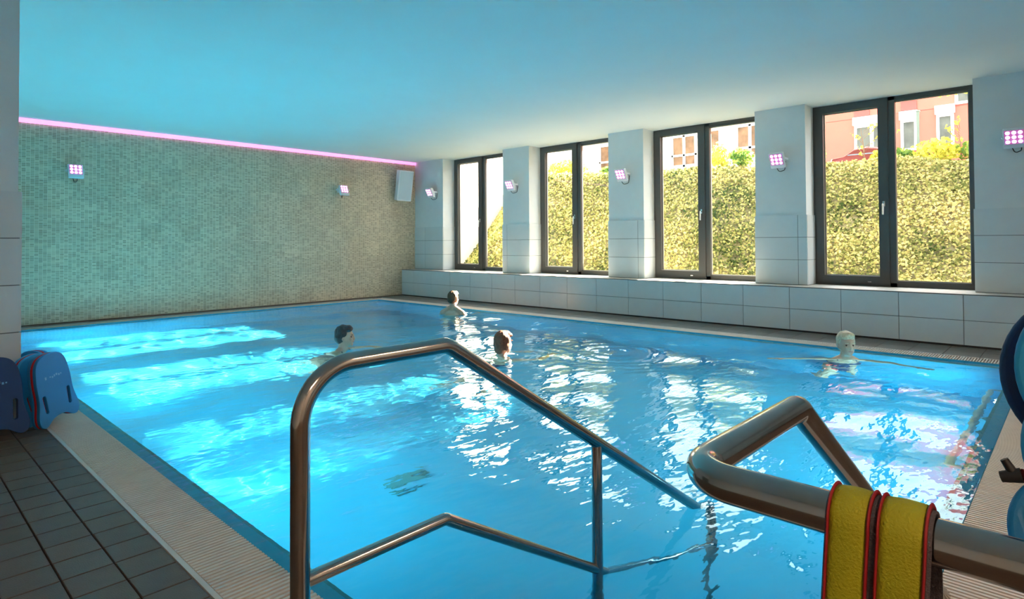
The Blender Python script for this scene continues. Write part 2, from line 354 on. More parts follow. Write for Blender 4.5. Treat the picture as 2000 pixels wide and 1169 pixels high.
# ---- water
def water():
    nx, ny = 420, 690
    xs = np.linspace(PX0+0.001, PX1-0.001, nx); ys = np.linspace(PY0+0.001, PY1-0.001, ny)
    X, Y = np.meshgrid(xs, ys); Z = np.zeros_like(X); r = np.random.default_rng(3)
    calm = 1.0/(1.0+np.exp(-((np.hypot(X-1.0, Y-1.0)-2.3)/0.7)))      # calmer by the steps
    for i in range(70):
        lam = math.exp(r.uniform(math.log(0.22), math.log(1.6))); k = 2*PI/lam; a = r.normal(0.0, 0.95)+PI*(r.random() < 0.5)*0+2.2
        slope = 0.0078*(lam**0.30)
        amp = slope/k; loc = 0.5+0.5*np.sin(X*r.uniform(0.3, 1.3)+Y*r.uniform(0.3, 1.3)+r.uniform(0, 6))
        Z += amp*(0.55+0.45*calm)*(0.5+loc)*np.sin(k*(X*math.cos(a)+Y*math.sin(a))+r.uniform(0, 6.28)+0.6*np.sin(1.7*X+r.uniform(0, 6))*np.cos(1.3*Y))
    for (cx_, cy_, am) in ((3.6, 5.9, 1.0), (6.56, 7.4, 0.8), (4.45, 4.3, 1.5), (6.6, 1.7, 0.8), (5.4, 3.6, 1.0)):   # rings round the swimmers
        d = np.hypot(X-cx_, Y-cy_); Z += 0.0035*am*np.sin(d*2*PI/0.17)*np.exp(-d/0.55)*(d > 0.1)
    edge = np.minimum(np.minimum(X-PX0, PX1-X), np.minimum(Y-PY0, PY1-Y)); Z *= np.clip(edge/0.25, 0.12, 1)
    V = np.stack([X, Y, Z-0.012], -1).reshape(-1, 3); idx = np.arange(nx*ny).reshape(ny, nx)
    F = np.stack([idx[:-1,:-1], idx[:-1,1:], idx[1:,1:], idx[1:,:-1]], -1).reshape(-1, 4)
    me = bpy.data.meshes.new('pool_water'); me.vertices.add(len(V)); me.vertices.foreach_set('co', V.ravel())
    me.loops.add(F.size); me.loops.foreach_set('vertex_index', F.ravel().astype(np.int32))
    me.polygons.add(len(F)); me.polygons.foreach_set('loop_start', np.arange(0, F.size, 4, dtype=np.int32)); me.polygons.foreach_set('loop_total', np.full(len(F), 4, dtype=np.int32))
    me.polygons.foreach_set('use_smooth', np.ones(len(F), dtype=bool)); me.update(calc_edges=True); me.materials.append(M['water'])
    o = link('pool_water', me, label='rippled clear blue water filling the swimming pool', cat='water', kind='stuff')
    o.cycles.is_caustics_caster = True
water()

# ---- overflow grilles round the pool
def grille(name, x0, y0, x1, y1, along, pitch, label):
    g = MB()
    if along == 'Y': g.box(x0, y0, -0.12, x1, y1, -0.035)
    else: g.box(x0, y0, -0.12, x1, y1, -0.035)
    root = g.build(name, M['channel'], kind='structure'); root['label'] = label
    s = MB()
    L = (y1-y0) if along == 'Y' else (x1-x0); n = int(L/pitch); w = pitch*0.54
    for i in range(n):
        a = (y0 if along == 'Y' else x0)+i*pitch+0.002
        if along == 'Y': s.box(x0+0.004, a, -0.024, x1-0.001, a+w, 0.0)
        else: s.box(a, y0+0.001, -0.024, a+w, y1-0.004, 0.0)
    if along == 'Y':
        for q in (0.25, 0.5, 0.75): s.box(x0+(x1-x0)*q-0.003, y0, -0.030, x0+(x1-x0)*q+0.003, y1, -0.010)
    else:
        for q in (0.25, 0.5, 0.75): s.box(x0, y0+(y1-y0)*q-0.003, -0.030, x1, y0+(y1-y0)*q+0.003, -0.010)
    s.build('grille_slat', M['grille'], root, kind='stuff')
    return root
gl = grille('overflow_gutter', PX0-GW, PY0-GW, PX0, PY1+GW, 'Y', 0.0225, 'grey slatted overflow grille along the left pool edge')
MB().box(PX0-GW-0.018, PY0-GW-0.018, -0.03, PX0-GW, YM-0.0, 0.002).build('edge_profile', M['strip'], gl)
gn = grille('overflow_gutter', PX0, PY0-GW, PX1, PY0, 'X', 0.0225, 'grey slatted overflow grille along the near pool edge')
MB().box(PX0, PY0-GW-0.018, -0.03, PX1, PY0-GW, 0.002).build('edge_profile', M['strip'], gn)
gr = grille('overflow_gutter', PX1, PY0-GW, PX1+GW, PY1+GW, 'Y', 0.0225, 'white slatted overflow grille below the windows')
MB().box(PX1+GW, PY0-GW, -0.03, PX1+GW+0.018, PY1+GW, 0.002).build('edge_profile', M['strip'], gr)
gf = grille('overflow_gutter', PX0, PY1, PX1, PY1+GW, 'X', 0.0225, 'white slatted overflow grille below the mosaic wall')
MB().box(PX0, PY1+GW, -0.03, PX1, PY1+GW+0.018, 0.002).build('edge_profile', M['strip'], gf)

# ---- walls, ceiling
MB().box(XW0-0.2, YN-0.2, H, 9.2, YM+0.3, H+0.25).build('ceiling', M['ceiling'], kind='structure')
MB().box(XL-0.4, YM, -0.3, XF+0.10, YM+0.25, H).build('wall_far', M['mosaic'], kind='structure')
bb = MB().box(XL, YM-0.012, 0.0, XP, YM, 0.02).build('baseboard_far', M['floor_tile'], kind='structure')
MB().box(XW0-0.2, YN-0.2, -0.3, XF+0.10, YN, H).build('wall_near', M['plaster'], kind='structure')
MB().box(XW0-0.2, YN, -0.3, XW0, YL+0.3, H).build('wall_recess', M['plaster'], kind='structure')
wl = MB(); wl.box(XW0, YL, -0.3, XL-0.022, YM, H); wall_left = wl.build('wall_left', M['plaster'], kind='structure')
rows_l = [0.0, 0.30, 0.60, 0.90, 1.20, 1.50]
def wtile(x0, y0, z0, x1, y1, z1, parent, g=0.003):
    mb = MB()
    dx, dy, dz = x1-x0, y1-y0, z1-z0
    sh = [g if d > 0.04 else 0 for d in (dx, dy, dz)]
    a = (x0+sh[0], y0+sh[1], z0+sh[2]); b_ = (x1-sh[0], y1-sh[1], z1-sh[2])
    mb.cbox(*a, *b_, 0.0012)
    return mb.build('wall_tile', M['tile'], parent)
MB().box(XW0, YL-0.008, 0.0, XL-0.014, YM, 1.495).build('grout_bed', M['grout'], wall_left)
for zi in range(5):
    z0, z1 = rows_l[zi], rows_l[zi+1]
    wtile(XL-0.60, YL-0.012, z0, XL, YL, z1, wall_left)
    wtile(XL-1.20, YL-0.012, z0, XL-0.60, YL, z1, wall_left); wtile(XL-1.80, YL-0.012, z0, XL-1.20, YL, z1, wall_left)
    for k in range(3): wtile(XL-0.022, YL+0.001+0.6*k, z0, XL-0.010, YL+0.6*(k+1), z1, wall_left)

# window wall: pillars, ledge and sills
WIN = [(0.851+2.437*k, 2.626+2.437*k) for k in range(4)]
WIN[3] = (8.182, 9.972)
piers = [(-3.0, 0.851), (2.626, 3.288), (5.063, 5.728), (7.500, 8.182), (9.972, YM)]
names_p = ['pillar at the right end beside the widest window', 'second pillar from the right between the two nearest windows',
           'middle pillar between the second and third windows', 'pillar between the two farthest windows', 'pillar in the corner by the mosaic wall']
wr = MB(); wr.box(XF+0.02, YN, -0.3, XF+0.10, YM, HB-0.05); wall_right = wr.build('wall_right', M['plaster'], kind='structure')
rows_p = [HB+0.003, 0.90, 1.20, 1.50]
for i, (a, b_) in enumerate(piers):
    p = MB().box(XP, a, 0.1, XF+0.10, b_, H).build('pillar', M['plaster'], kind='structure'); p['label'] = 'white plastered '+names_p[i]
    gb = MB().box(XP-0.008, a-(0.008 if i else 0), HB, XF-0.002, b_+(0.008 if i < 4 else 0), 1.495).build('grout_bed', M['grout'], p)
    for zi in range(3):
        z0, z1 = rows_p[zi], rows_p[zi+1]
        cuts = [a-0.012, b_+0.012]
        if i in (1, 2): cuts = [a-0.012, a+0.105, b_+0.012]
        if i == 3: cuts = [a-0.012, b_-0.115, b_+0.012]
        if i == 4: cuts = [a-0.012, a+0.60, b_]
        if i == 0: cuts = [-3.0, -2.4, -1.8, -1.2, -0.6, 0.0, 0.25, b_+0.012]; cuts = [-2.749, -2.149, -1.549, -0.949, -0.349, 0.251, b_+0.012]
        for c0, c1 in zip(cuts[:-1], cuts[1:]): wtile(XP-0.012, c0, z0, XP, c1, z1, p)
        if i > 0: wtile(XP, a-0.012, z0, XF, a, z1, p)
        if i < 4: wtile(XP, b_, z0, XF, b_+0.012, z1, p)
ledge = MB().box(XB+0.012, YN, 0.0, XF+0.09, YM, HB-0.012).build('tiled_ledge', M['grout'], kind='structure'); ledge['label'] = 'long tiled ledge under the windows'
for n in range(-6, 17):
    y0 = 0.929+0.6*n; y1 = min(y0+0.6, YM)
    if y0 > YM-0.05: continue
    y0 = max(y0, YN)
    for z0, z1 in ((0.018, 0.285), (0.285, HB-0.008)): wtile(XB, y0, z0, XB+0.012, y1, z1, ledge)
for n in range(-2, 9):
    y0 = 0.929+1.2*n; y1 = min(y0+1.2, YM)
    MB().cbox(XB+0.003, max(y0, YN)+0.001, HB-0.012, XF+0.12, y1-0.001, HB, 0.001).build('sill_slab', M['sill'], ledge)
MB().box(XB-0.002, YN, HB-0.008, XB+0.003, YM, HB+0.001).build('edge_profile', M['frame'], ledge)
MB().box(XB+0.008, YN, 0.0, XB+0.012, YM, 0.018).build('gap_shade_strip', M['dark_rubber'], ledge)  # black strip stands in for the shade of the base recess

def frame_ring(mb, x0, x1, a, b_, z0, z1, tl, tr, tb, tt):   # a<b in Y; tl at b side
    mb.box(x0, b_-tl, z0, x1, b_, z1); mb.box(x0, a, z0, x1, a+tr, z1)
    mb.box(x0, a+tr, z0, x1, b_-tl, z0+tb); mb.box(x0, a+tr, z1-tt, x1, b_-tl, z1)
wnames = ['nearest and largest looking window with the red building behind it', 'second nearest window showing the cream building above the ivy bank',
          'third window with ivy bank and pink reflection', 'farthest window beside the mosaic wall']
for k, (a, b_) in enumerate(WIN):
    w = empty('window_%d' % (k+1), (XF, (a+b_)/2, HB), kind='structure', label=wnames[k])
    w_inv = Matrix.Translation((-XF, -(a+b_)/2, -HB))
    def part(mb, name, m, par=w, inv=w_inv):
        mb.v = [tuple(inv @ Vector(v)) for v in mb.v]; return mb.build(name, m, par)
    f = MB(); frame_ring(f, XF, XF+0.075, a, b_, HB, H, 0.055, 0.055, 0.05, 0.045); f.box(XF, b_-0.955, HB, XF+0.075, b_-0.885, H)
    part(f, 'window_frame', M['frame'])
    s = MB(); frame_ring(s, XF-0.018, XF+0.06, b_-0.882, b_-0.030, HB+0.035, H-0.03, 0.097, 0.110, 0.093, 0.075); sash = part(s, 'sash', M['frame'])
    s2 = MB(); frame_ring(s2, XF+0.008, XF+0.07, a+0.035, b_-0.895, HB+0.03, H-0.03, 0.052, 0.040, 0.043, 0.030); part(s2, 'fixed_light', M['frame'])
    bd = MB(); frame_ring(bd, XF+0.045, XF+0.058, b_-0.772, b_-0.127, HB+0.128, H-0.105, 0.012, 0.012, 0.012, 0.012)
    frame_ring(bd, XF+0.045, XF+0.058, a+0.073, b_-0.947, HB+0.073, H-0.06, 0.012, 0.012, 0.012, 0.012); part(bd, 'glazing_spacer', M['bead'])
    for (g0, g1, z0, z1) in ((b_-0.780, b_-0.120, HB+0.12, H-0.10), (a+0.065, b_-0.94, HB+0.065, H-0.05)):
        part(MB().add([(XF+0.050, g0, z0), (XF+0.050, g1, z0), (XF+0.050, g1, z1), (XF+0.050, g0, z1)], [(0,1,2,3)]), 'pane', M['glass'])
    yh = b_-0.828; h = MB(); h.cbox(XF-0.028, yh-0.014, 1.575, XF-0.018, yh+0.014, 1.645, 0.004)
    h.tube(fillet([(XF-0.02, yh, 1.61), (XF-0.062, yh, 1.61), (XF-0.062, yh+0.004, 1.475)], [0.012], 5), 0.010, 10)
    part(h, 'window_handle', M['chrome'], par=sash)
    part(MB().box(XF-0.021, b_-0.675, HB+0.05, XF-0.0175, b_-0.635, HB+0.062), 'vent_label', M['chrome'], par=sash)

# ---- pink LED strip in the wall and ceiling joint
MB().box(XL-0.02, YM-0.035, H-0.058, XP-0.004, YM-0.001, H-0.001).build('led_strip', M['led_strip'], label='glowing pink light strip along the top of the mosaic wall', cat='light strip')

# ---- floodlights (local: wall plane y=0, light faces -Y, x to the right)
def make_flood(loc, rz, tilt, label, sgn=1):
    e = empty('flood_light', loc, rz, label=label, cat='wall light', group='small pink LED floodlights on the walls')
    T = Matrix.Translation((0, -0.17, 0)) @ Matrix.Rotation(tilt, 4, 'X')
    MB().cbox(-0.095, -0.03, -0.125, 0.095, 0.02, 0.09, 0.012, T).cbox(-0.08, 0.018, -0.09, 0.08, 0.05, 0.07, 0.008, T).build('housing', M['white_metal'], e)
    MB().cbox(-0.080, -0.034, -0.075, 0.080, -0.028, 0.078, 0.002, T).build('lens_plate', M['led_plate'], e)
    R_ = T @ Matrix.Translation((0, -0.034, 0)) @ Matrix.Rotation(PI/2, 4, 'X')
    for i in range(3):
        for j in range(3):
            MB().lathe([(0.020, 0), (0.018, 0.004), (0.008, 0.006)], 12, R_ @ Matrix.Translation(((i-1)*0.052, (j-1)*0.050+0.002, 0))).build('led', M['led'], e)
    br = MB(); br.cbox(-0.045, -0.012, -0.05, 0.045, 0.0, 0.05, 0.004)
    for sx_ in (-1, 1): br.box(sx_*0.104-0.003, -0.20, -0.012, sx_*0.104+0.003, -0.06, 0.012)
    br.box(-0.107, -0.066, -0.012, 0.107, -0.060, 0.012); br.box(-0.02, -0.06, -0.012, 0.02, -0.01, 0.012)
    br.build('bracket', M['white_metal'], e)
    MB().tube(fillet([(sgn*0.05, -0.005, -0.02), (sgn*0.05, -0.03, -0.14), (0.0, -0.10, -0.17), (-sgn*0.03, -0.14, -0.09)], [0.03, 0.04], 6), 0.005, 8).build('cable', M['dark_rubber'], e)
    return e
UP, DN = math.radians(22), -math.radians(28)
# rotation: local -Y faces the room.  Far wall: no turn.  Window wall: local -Y -> world -X  (rz=-90deg)
make_flood((2.10, YM, 2.245), 0, -UP, 'pink floodlight near the left end of the mosaic wall')
make_flood((6.55, YM, 2.225), 0, -UP, 'pink floodlight on the mosaic wall next to the white speaker')
for (y, lab) in ((10.20, 'pink floodlight on the corner pillar beside the farthest window'), (7.83, 'pink floodlight on the pillar between the two farthest windows'),
                 (5.37, 'pink floodlight on the middle pillar'), (2.93, 'pink floodlight on the second pillar from the right'), (0.49, 'pink floodlight on the right end pillar, cut by the picture edge')):
    make_flood((XP, y, 2.245), -PI/2, -DN, lab)

# ---- loudspeaker
sp = empty('loudspeaker', (8.02, YM, 2.40), 0, label='white slanted loudspeaker high on the mosaic wall by the corner', cat='speaker')
TS = Matrix.Translation((0, -0.20, 0)) @ Matrix.Rotation(math.radians(9), 4, 'X') @ Matrix.Rotation(math.radians(-18), 4, 'Z')
MB().cbox(-0.16, -0.10, -0.33, 0.16, 0.12, 0.33, 0.018, TS).build('cabinet', M['speaker'], sp)
MB().cbox(-0.138, -0.108, -0.305, 0.138, -0.098, 0.305, 0.004, TS).build('grille_cloth', M['speaker_cloth'], sp)
MB().cbox(-0.05, -0.012, -0.08, 0.05, 0.0, 0.08, 0.004).box(-0.02, -0.14, -0.015, 0.02, -0.01, 0.015).build('wall_bracket', M['dark_rubber'], sp)

# ------------------------------------------------------------------ handrails
def handrail_left():
    e = empty('handrail', (0.653, 1.25, 0), label='left steel handrail with middle post going down into the pool', cat='handrail')
    D = Vector((0.653, 1.25, 0)); sub = lambda pts: [Vector(p)-D for p in pts]
    y = 1.25; sl_ = 0.623
    MB().tube(fillet(sub([(0.653,y,0.0), (0.653,y,0.880), (1.075,y,0.880), (2.56,y,0.880-(2.56-1.075)*sl_)]), [0.125, 0.07], 14), 0.0212, 24).build('top_rail', M['steel'], e)
    MB().lathe([(0.05, 0), (0.05, 0.006), (0.035, 0.012), (0.0215, 0.013)], 24).build('floor_flange', M['steel'], e)
    MB().tube(fillet(sub([(0.66,y,0.418), (1.067,y,0.418), (2.64,y,0.418-(2.64-1.067)*0.588)]), [0.03], 8), 0.0160, 20).build('lower_rail', M['steel'], e)
    for (x, zt, nm) in ((1.762, 0.88-(1.762-1.075)*sl_, 'middle_post'), (2.64, -0.085, 'end_post')):
        MB().tube(sub([(x,y,ZP if x > 2 else -1.0), (x,y,zt)]), 0.0190 if x < 2 else 0.0212, 20).build(nm, M['steel'], e)
    MB().tube(sub([(2.55, y, -0.040), (2.64, y, -0.088)]), 0.0212, 20).build('rail_elbow', M['steel'], e)
handrail_left()
def handrail_right():
    D = Vector((0.672, -0.75, 0)); sub = lambda pts: [Vector(p)-D for p in pts]; y = 0.345
    e = empty('handrail', D, label='right steel handrail in the foreground carrying the yellow strap', cat='handrail')
    MB().tube(fillet(sub([(0.672,-0.75,0.0), (0.672,-0.75,0.880), (0.672,y,0.880), (1.055,y,0.880), (2.56,y,0.880-(2.56-1.055)*0.65)]), [0.10, 0.055, 0.045], 14), 0.0212, 28).build('top_rail', M['steel'], e)
    MB().lathe([(0.05, 0), (0.05, 0.006), (0.035, 0.012), (0.0215, 0.013)], 24).build('floor_flange', M['steel'], e)
    MB().tube(sub([(2.56,y,ZP), (2.56,y,-0.10)]), 0.0212, 20).build('end_post', M['steel'], e)
handrail_right()

# ---- yellow strap draped over the right handrail
def strap():
    cx_, cz, r = 0.672, 0.880, 0.0225
    e = empty('exercise_strap', (cx_, 0.143, cz+r), label='yellow strap with red edges draped over the handrail', cat='strap')
    def sheet(y0, y1, off, th, name, m, wob=0.0, zl=0.26, zr=0.22):
        prof = []
        for k in range(14): prof.append((-(r+off)-0.004*math.sin(k/14*PI), -zl+zl*k/14))
        for k in range(17): a = PI-PI*k/16; prof.append(((r+off)*math.cos(a), (r+off)*math.sin(a)))
        for k in range(1, 10): prof.append(((r+off)+0.003*math.sin(k/9*PI), -zr*k/9))
        ny = 7; vs = []; n = len(prof)
        for s_ in (0, th):
            for j in range(ny):
                t = j/(ny-1); yy = y0+(y1-y0)*t
                for i, (px, pz) in enumerate(prof):
                    c = Vector((px, 0, max(pz, 0))); d = Vector((px, 0, 0)) if pz < 0 else Vector((px, 0, pz)); d = d.normalized()
                    w_ = wob*noise.noise(Vector((yy*22, pz*16, off*50)))*(1 if pz < -0.01 else 0.2)
                    q = Vector((px, yy, pz))+d*(s_+w_+0.0015*math.sin(t*PI)); vs.append(q+Vector((0, -0.143+0.05*max(0, -pz)*(1 if px < 0 else 0), -r)))
        fs = []
        for j in range(ny-1):
            for i in range(n-1):
                a = j*n+i; fs.append((a, a+1, a+n+1, a+n)); b2 = ny*n+a; fs.append((b2, b2+n, b2+n+1, b2+1))
        for i in range(n-1): fs.append((i, ny*n+i, ny*n+i+1, i+1)); a = (ny-1)*n+i; fs.append((a, a+1, ny*n+a+1, ny*n+a))
        for j in range(ny-1): a = j*n; fs.append((a, a+n, ny*n+a+n, ny*n+a)); a = j*n+n-1; fs.append((a, ny*n+a, ny*n+a+n, a+n))
        return MB().add(vs, fs, True).build(name, m, e)
    sheet(0.1000, 0.1870, 0.001, 0.003, 'velcro_backing', M['velcro'])
    sheet(0.1505, 0.1825, 0.0045, 0.0025, 'yellow_panel', M['yellow'], 0.003)
    sheet(0.1055, 0.1400, 0.0045, 0.0025, 'yellow_panel', M['yellow'], 0.003)
    for y0, y1 in ((0.1825, 0.1850), (0.1478, 0.1505), (0.1400, 0.1424), (0.1030, 0.1055)): sheet(y0, y1, 0.0042, 0.0045, 'red_edge', M['red_edge'], 0.002)
strap()

# ------------------------------------------------------------------ kickboards
def curve_shape(loops, depth, bevel, m, name):
    cu = bpy.data.curves.new(name, 'CURVE'); cu.dimensions = '2D'; cu.fill_mode = 'BOTH'; cu.extrude = max(depth/2-bevel, 0.0001); cu.bevel_depth = bevel; cu.bevel_resolution = 2; cu.offset = -bevel
    for lp in loops:
        sp_ = cu.splines.new('POLY'); sp_.points.add(len(lp)-1); sp_.use_cyclic_u = True
        for p, q in zip(sp_.points, lp): p.co = (q[0], q[1], 0, 1)
    o = bpy.data.objects.new(name, cu); COL.objects.link(o); dg = bpy.context.evaluated_depsgraph_get(); dg.update()
    me = bpy.data.meshes.new_from_object(o.evaluated_get(dg)); bpy.data.objects.remove(o); bpy.data.curves.remove(cu)
    me.materials.clear(); me.materials.append(m)
    return me
def smooth_loop(pts, n=8):
    P = [Vector((*p, 0)) for p in pts]; out = []
    for i in range(len(P)):
        p0, p1, p2, p3 = P[i-1], P[i], P[(i+1) % len(P)], P[(i+2) % len(P)]
        for k in range(n):
            t = k/n; out.append(0.5*((2*p1)+(p2-p0)*t+(2*p0-5*p1+4*p2-p3)*t*t+(3*p1-p0-3*p2+p3)*t**3))
    return [(v.x, v.y) for v in out]
def slot(cx_, cz, l, w, ang):
    o = []; 
    for k in range(16):
        a = 2*PI*k/16; x = w/2*math.cos(a); y = w/2*math.sin(a)+(l/2-w/2)*(1 if math.sin(a) >= 0 else -1)
        o.append((cx_+x*math.cos(ang)-y*math.sin(ang), cz+x*math.sin(ang)+y*math.cos(ang)))
    return o
board_out = smooth_loop([(-0.135, 0.02), (-0.10, 0.012), (-0.04, 0.048), (0.04, 0.048), (0.10, 0.012), (0.135, 0.02), (0.150, 0.07), (0.128, 0.18), (0.125, 0.30), (0.105, 0.40), (0.05, 0.447), (-0.05, 0.447), (-0.105, 0.40), (-0.125, 0.30), (-0.128, 0.18), (-0.150, 0.07)], 6)
slots = [slot(-0.088, 0.15, 0.115, 0.022, 0.05), slot(0.088, 0.15, 0.115, 0.022, -0.05)]
lay = {}
def kickboard(loc, ez, lean, roll_, label, cols=('foam_blue', 'foam_red', 'foam_blue'), th=(0.016, 0.010, 0.016), scale=1.0, prt=True):
    e = empty('kickboard', loc, 0, label=label, cat='kickboard', group='blue foam kickboards with a red middle layer')
    e.rotation_mode = 'QUATERNION'
    # local: x across, y up, z = facing direction
    B = Matrix.Rotation(ez, 4, 'Z') @ Matrix.Rotation(PI/2+lean, 4, 'X') @ Matrix.Rotation(roll_, 4, 'Z')
    e.matrix_world = Matrix.Translation(loc) @ B @ Matrix.Scale(scale, 4)
    z = -sum(th)/2
    for i, (c, t) in enumerate(zip(cols, th)):
        key = (c, t)
        if key not in lay: lay[key] = curve_shape([board_out]+slots, t, min(0.003, t*0.3), M[c], 'foam_layer')
        o = link('foam_layer', lay[key], e, loc=(0, 0, z+t/2)); z += t
        if c == 'foam_red': o['label'] = 'red foam layer'
    if prt:
        pm = MB()
        for k, (x, wd) in enumerate(((-0.062, 0.012), (-0.028, 0.010), (-0.012, 0.010), (0.004, 0.008), (0.018, 0.012), (0.036, 0.010), (0.052, 0.008))):
            pm.box(x, 0.300+0.004*math.sin(k*2.1), z, x+wd, 0.312+0.005*math.cos(k*1.7), z+0.0004)
        pm.build('faded_print', M['print'], e, kind='stuff')
    return e
TH = (0.020, 0.016, 0.022)
kickboard((0.850, 4.775, 0.026), math.radians(37), -math.radians(4), math.radians(9), 'front kickboard of the stack, bright blue face with two grip slots', th=TH)
kickboard((0.800, 4.895, 0.030), math.radians(34), -math.radians(3), math.radians(13), 'light blue kickboard whose top edge peeks out behind the front one', cols=('foam_light', 'foam_red', 'foam_light'), th=TH, scale=0.97, prt=False)
kickboard((0.778, 5.125, 0.010), math.radians(-58), -math.radians(1), math.radians(0), 'rearmost kickboard whose round red-edged top rises over the stack', th=TH, scale=0.97, prt=False)
kickboard((0.535, 4.66, 0.012), math.radians(4), -math.radians(9), math.radians(2), 'upright kickboard darkened for shade, cut by the left picture edge', cols=('foam_dark', 'foam_dark', 'foam_dark'), scale=1.06)  # dark foam colour stands for the shade on this board
# ------------------------------------------------------------------ rack with floats at the right picture edge
rk = empty('storage_rack', (0.76, -0.32, 0), label='chrome wire rack holding floats at the right edge', cat='rack')
for (x, y) in ((0.02, 0.0), (0.5, 0.0), (0.02, 0.30), (0.5, 0.30)): MB().tube([(x, y, 0), (x, y, 0.94)], 0.008, 10).build('leg', M['chrome'], rk)
for z in (0.10, 0.74, 0.90):
    sm_ = MB(); sm_.tube([(0.02, 0, z), (0.5, 0, z), (0.5, 0.30, z), (0.02, 0.30, z), (0.02, 0, z)], 0.005, 8, False)
    if z < 0.8:
        for k in range(12): sm_.tube([(0.02+0.04*(k+0.5), 0, z), (0.02+0.04*(k+0.5), 0.30, z)], 0.003, 6)
    sm_.build('shelf_wire', M['chrome'], rk)
def disc_loop(r, n=40, sq=1.0): return [(r*math.cos(2*PI*k/n), r*sq*math.sin(2*PI*k/n)) for k in range(n)]
def float_disc(center, facing, r, th, m, label, straps=True, roll_=0.0, sq=1.0, slotted=False):
    e = empty('foam_float', center, 0, label=label, cat='float')
    q = Vector(facing).normalized().to_track_quat('Z', 'Y'); e.matrix_world = Matrix.Translation(center) @ q.to_matrix().to_4x4() @ Matrix.Rotation(roll_, 4, 'Z')
    loops = [disc_loop(r, 48, sq)]
    if slotted: loops.append(slot(-r*0.55, 0, r*0.7, r*0.16, 0.2))
    link('foam_body', curve_shape(loops, th, 0.006, M[m], 'foam_body'), e)
    if straps:
        for (x0, a_) in ((-r*0.30, 0.10), (r*0.25, -0.12)):
            MB().cbox(-0.018, -r*sq*0.86, 0, 0.018, r*sq*0.86, 0.004, 0.001, Matrix.Translation((x0, 0, th/2)) @ Matrix.Rotation(a_, 4, 'Z')).build('webbing_strap', M['dark_rubber'], e)
        MB().cbox(-r*0.5, -0.016, 0, r*0.6, 0.016, 0.005, 0.001, Matrix.Translation((0, r*0.15, th/2+0.004))).build('buckle_strap', M['dark_rubber'], e)
    return e
float_disc((0.945, -0.030, 1.000), (-0.93, -0.05, 0.12), 0.104, 0.028, 'foam_dark', 'dark blue round float standing behind the light blue one', False)
float_disc((0.905, -0.046, 1.013), (-0.93, 0.10, 0.16), 0.104, 0.026, 'foam_light', 'light blue round float with black straps at right edge', True, 0.2)
float_disc((0.862, -0.040, 0.938), (-0.85, 0.15, 0.30), 0.092, 0.022, 'foam_light', 'lower light blue float with black strap leaning in front', True, -0.4)
float_disc((0.842, 0.010, 0.852), (-0.95, 0.02, 0.45), 0.052, 0.024, 'foam_blue', 'blue float with grip slot low at the right edge', False, 0.1, 1.15, True)
cl = empty('swim_clip', (0.86, 0.028, 0.900), label='small dark red clip with black end beside the floats', cat='clip')
MB().tube([(0.0, 0.022, 0.0), (0.01, 0.0, -0.003), (0.02, -0.03, -0.008)], 0.008, 12, radii=[0.007, 0.009, 0.011]).build('body', M['red_rubber'], cl)
MB().tube([(0.0, 0.040, -0.006), (0.0, 0.022, 0.0)], 0.008, 12, radii=[0.006, 0.008]).tube([(0.0, 0.030, 0.002), (0.0, 0.037, 0.014)], 0.004, 10, radii=[0.005, 0.004]).build('black_end', M['dark_rubber'], cl)

# ---- pale underwater bar and jets on the near pool wall
M['white_bar'] = mat('pale_bar', (0.92, 0.90, 0.84), 0.4)
ur = empty('underwater_bar', (5.1, PY0+e2, -0.20), label='pale underwater bar along the near pool wall', cat='rail')
MB().tube(fillet([(-1.06, 0, 0), (-1.06, 0.075, 0), (1.10, 0.075, 0), (1.10, 0, 0)], [0.03, 0.03], 6), 0.022, 14).build('bar', M['white_bar'], ur)  # solid pale bar modelled for a white streak under water
MB().tube([(0.1, 0, 0), (0.1, 0.075, 0)], 0.012, 10).build('bracket', M['white_metal'], ur)
for k, x in enumerate((4.35, 4.72, 5.10)):
    e = empty('jet_nozzle', (x, PY0+e2, -0.11), label=('dark underwater jet nozzle closest to the camera', 'middle one of three underwater jet nozzles', 'dark underwater jet nozzle farthest from the camera')[k], cat='nozzle', group='row of three underwater jet nozzles')
    MB().lathe([(0.045, 0), (0.045, 0.008), (0.02, 0.02), (0.018, 0.03)], 20, Matrix.Rotation(-PI/2, 4, 'X')).build('nozzle_body', M['liner_edge'], e)
M['liner_teal'] = mat('teal_plastic', (0.02, 0.22, 0.26), 0.4)
dr = empty('floor_outlet', (2.61, 3.50, ZP), 0.15, label='small oblong teal fitting on the pool floor', cat='pool fitting')
MB().cbox(-0.15, -0.06, 0, 0.15, 0.07, 0.02, 0.006).build('cover', M['liner_teal'], dr)
MB().cbox(-0.13, -0.045, 0.02, 0.13, 0.045, 0.026, 0.003).build('cover_plate', M['liner_teal'], dr)

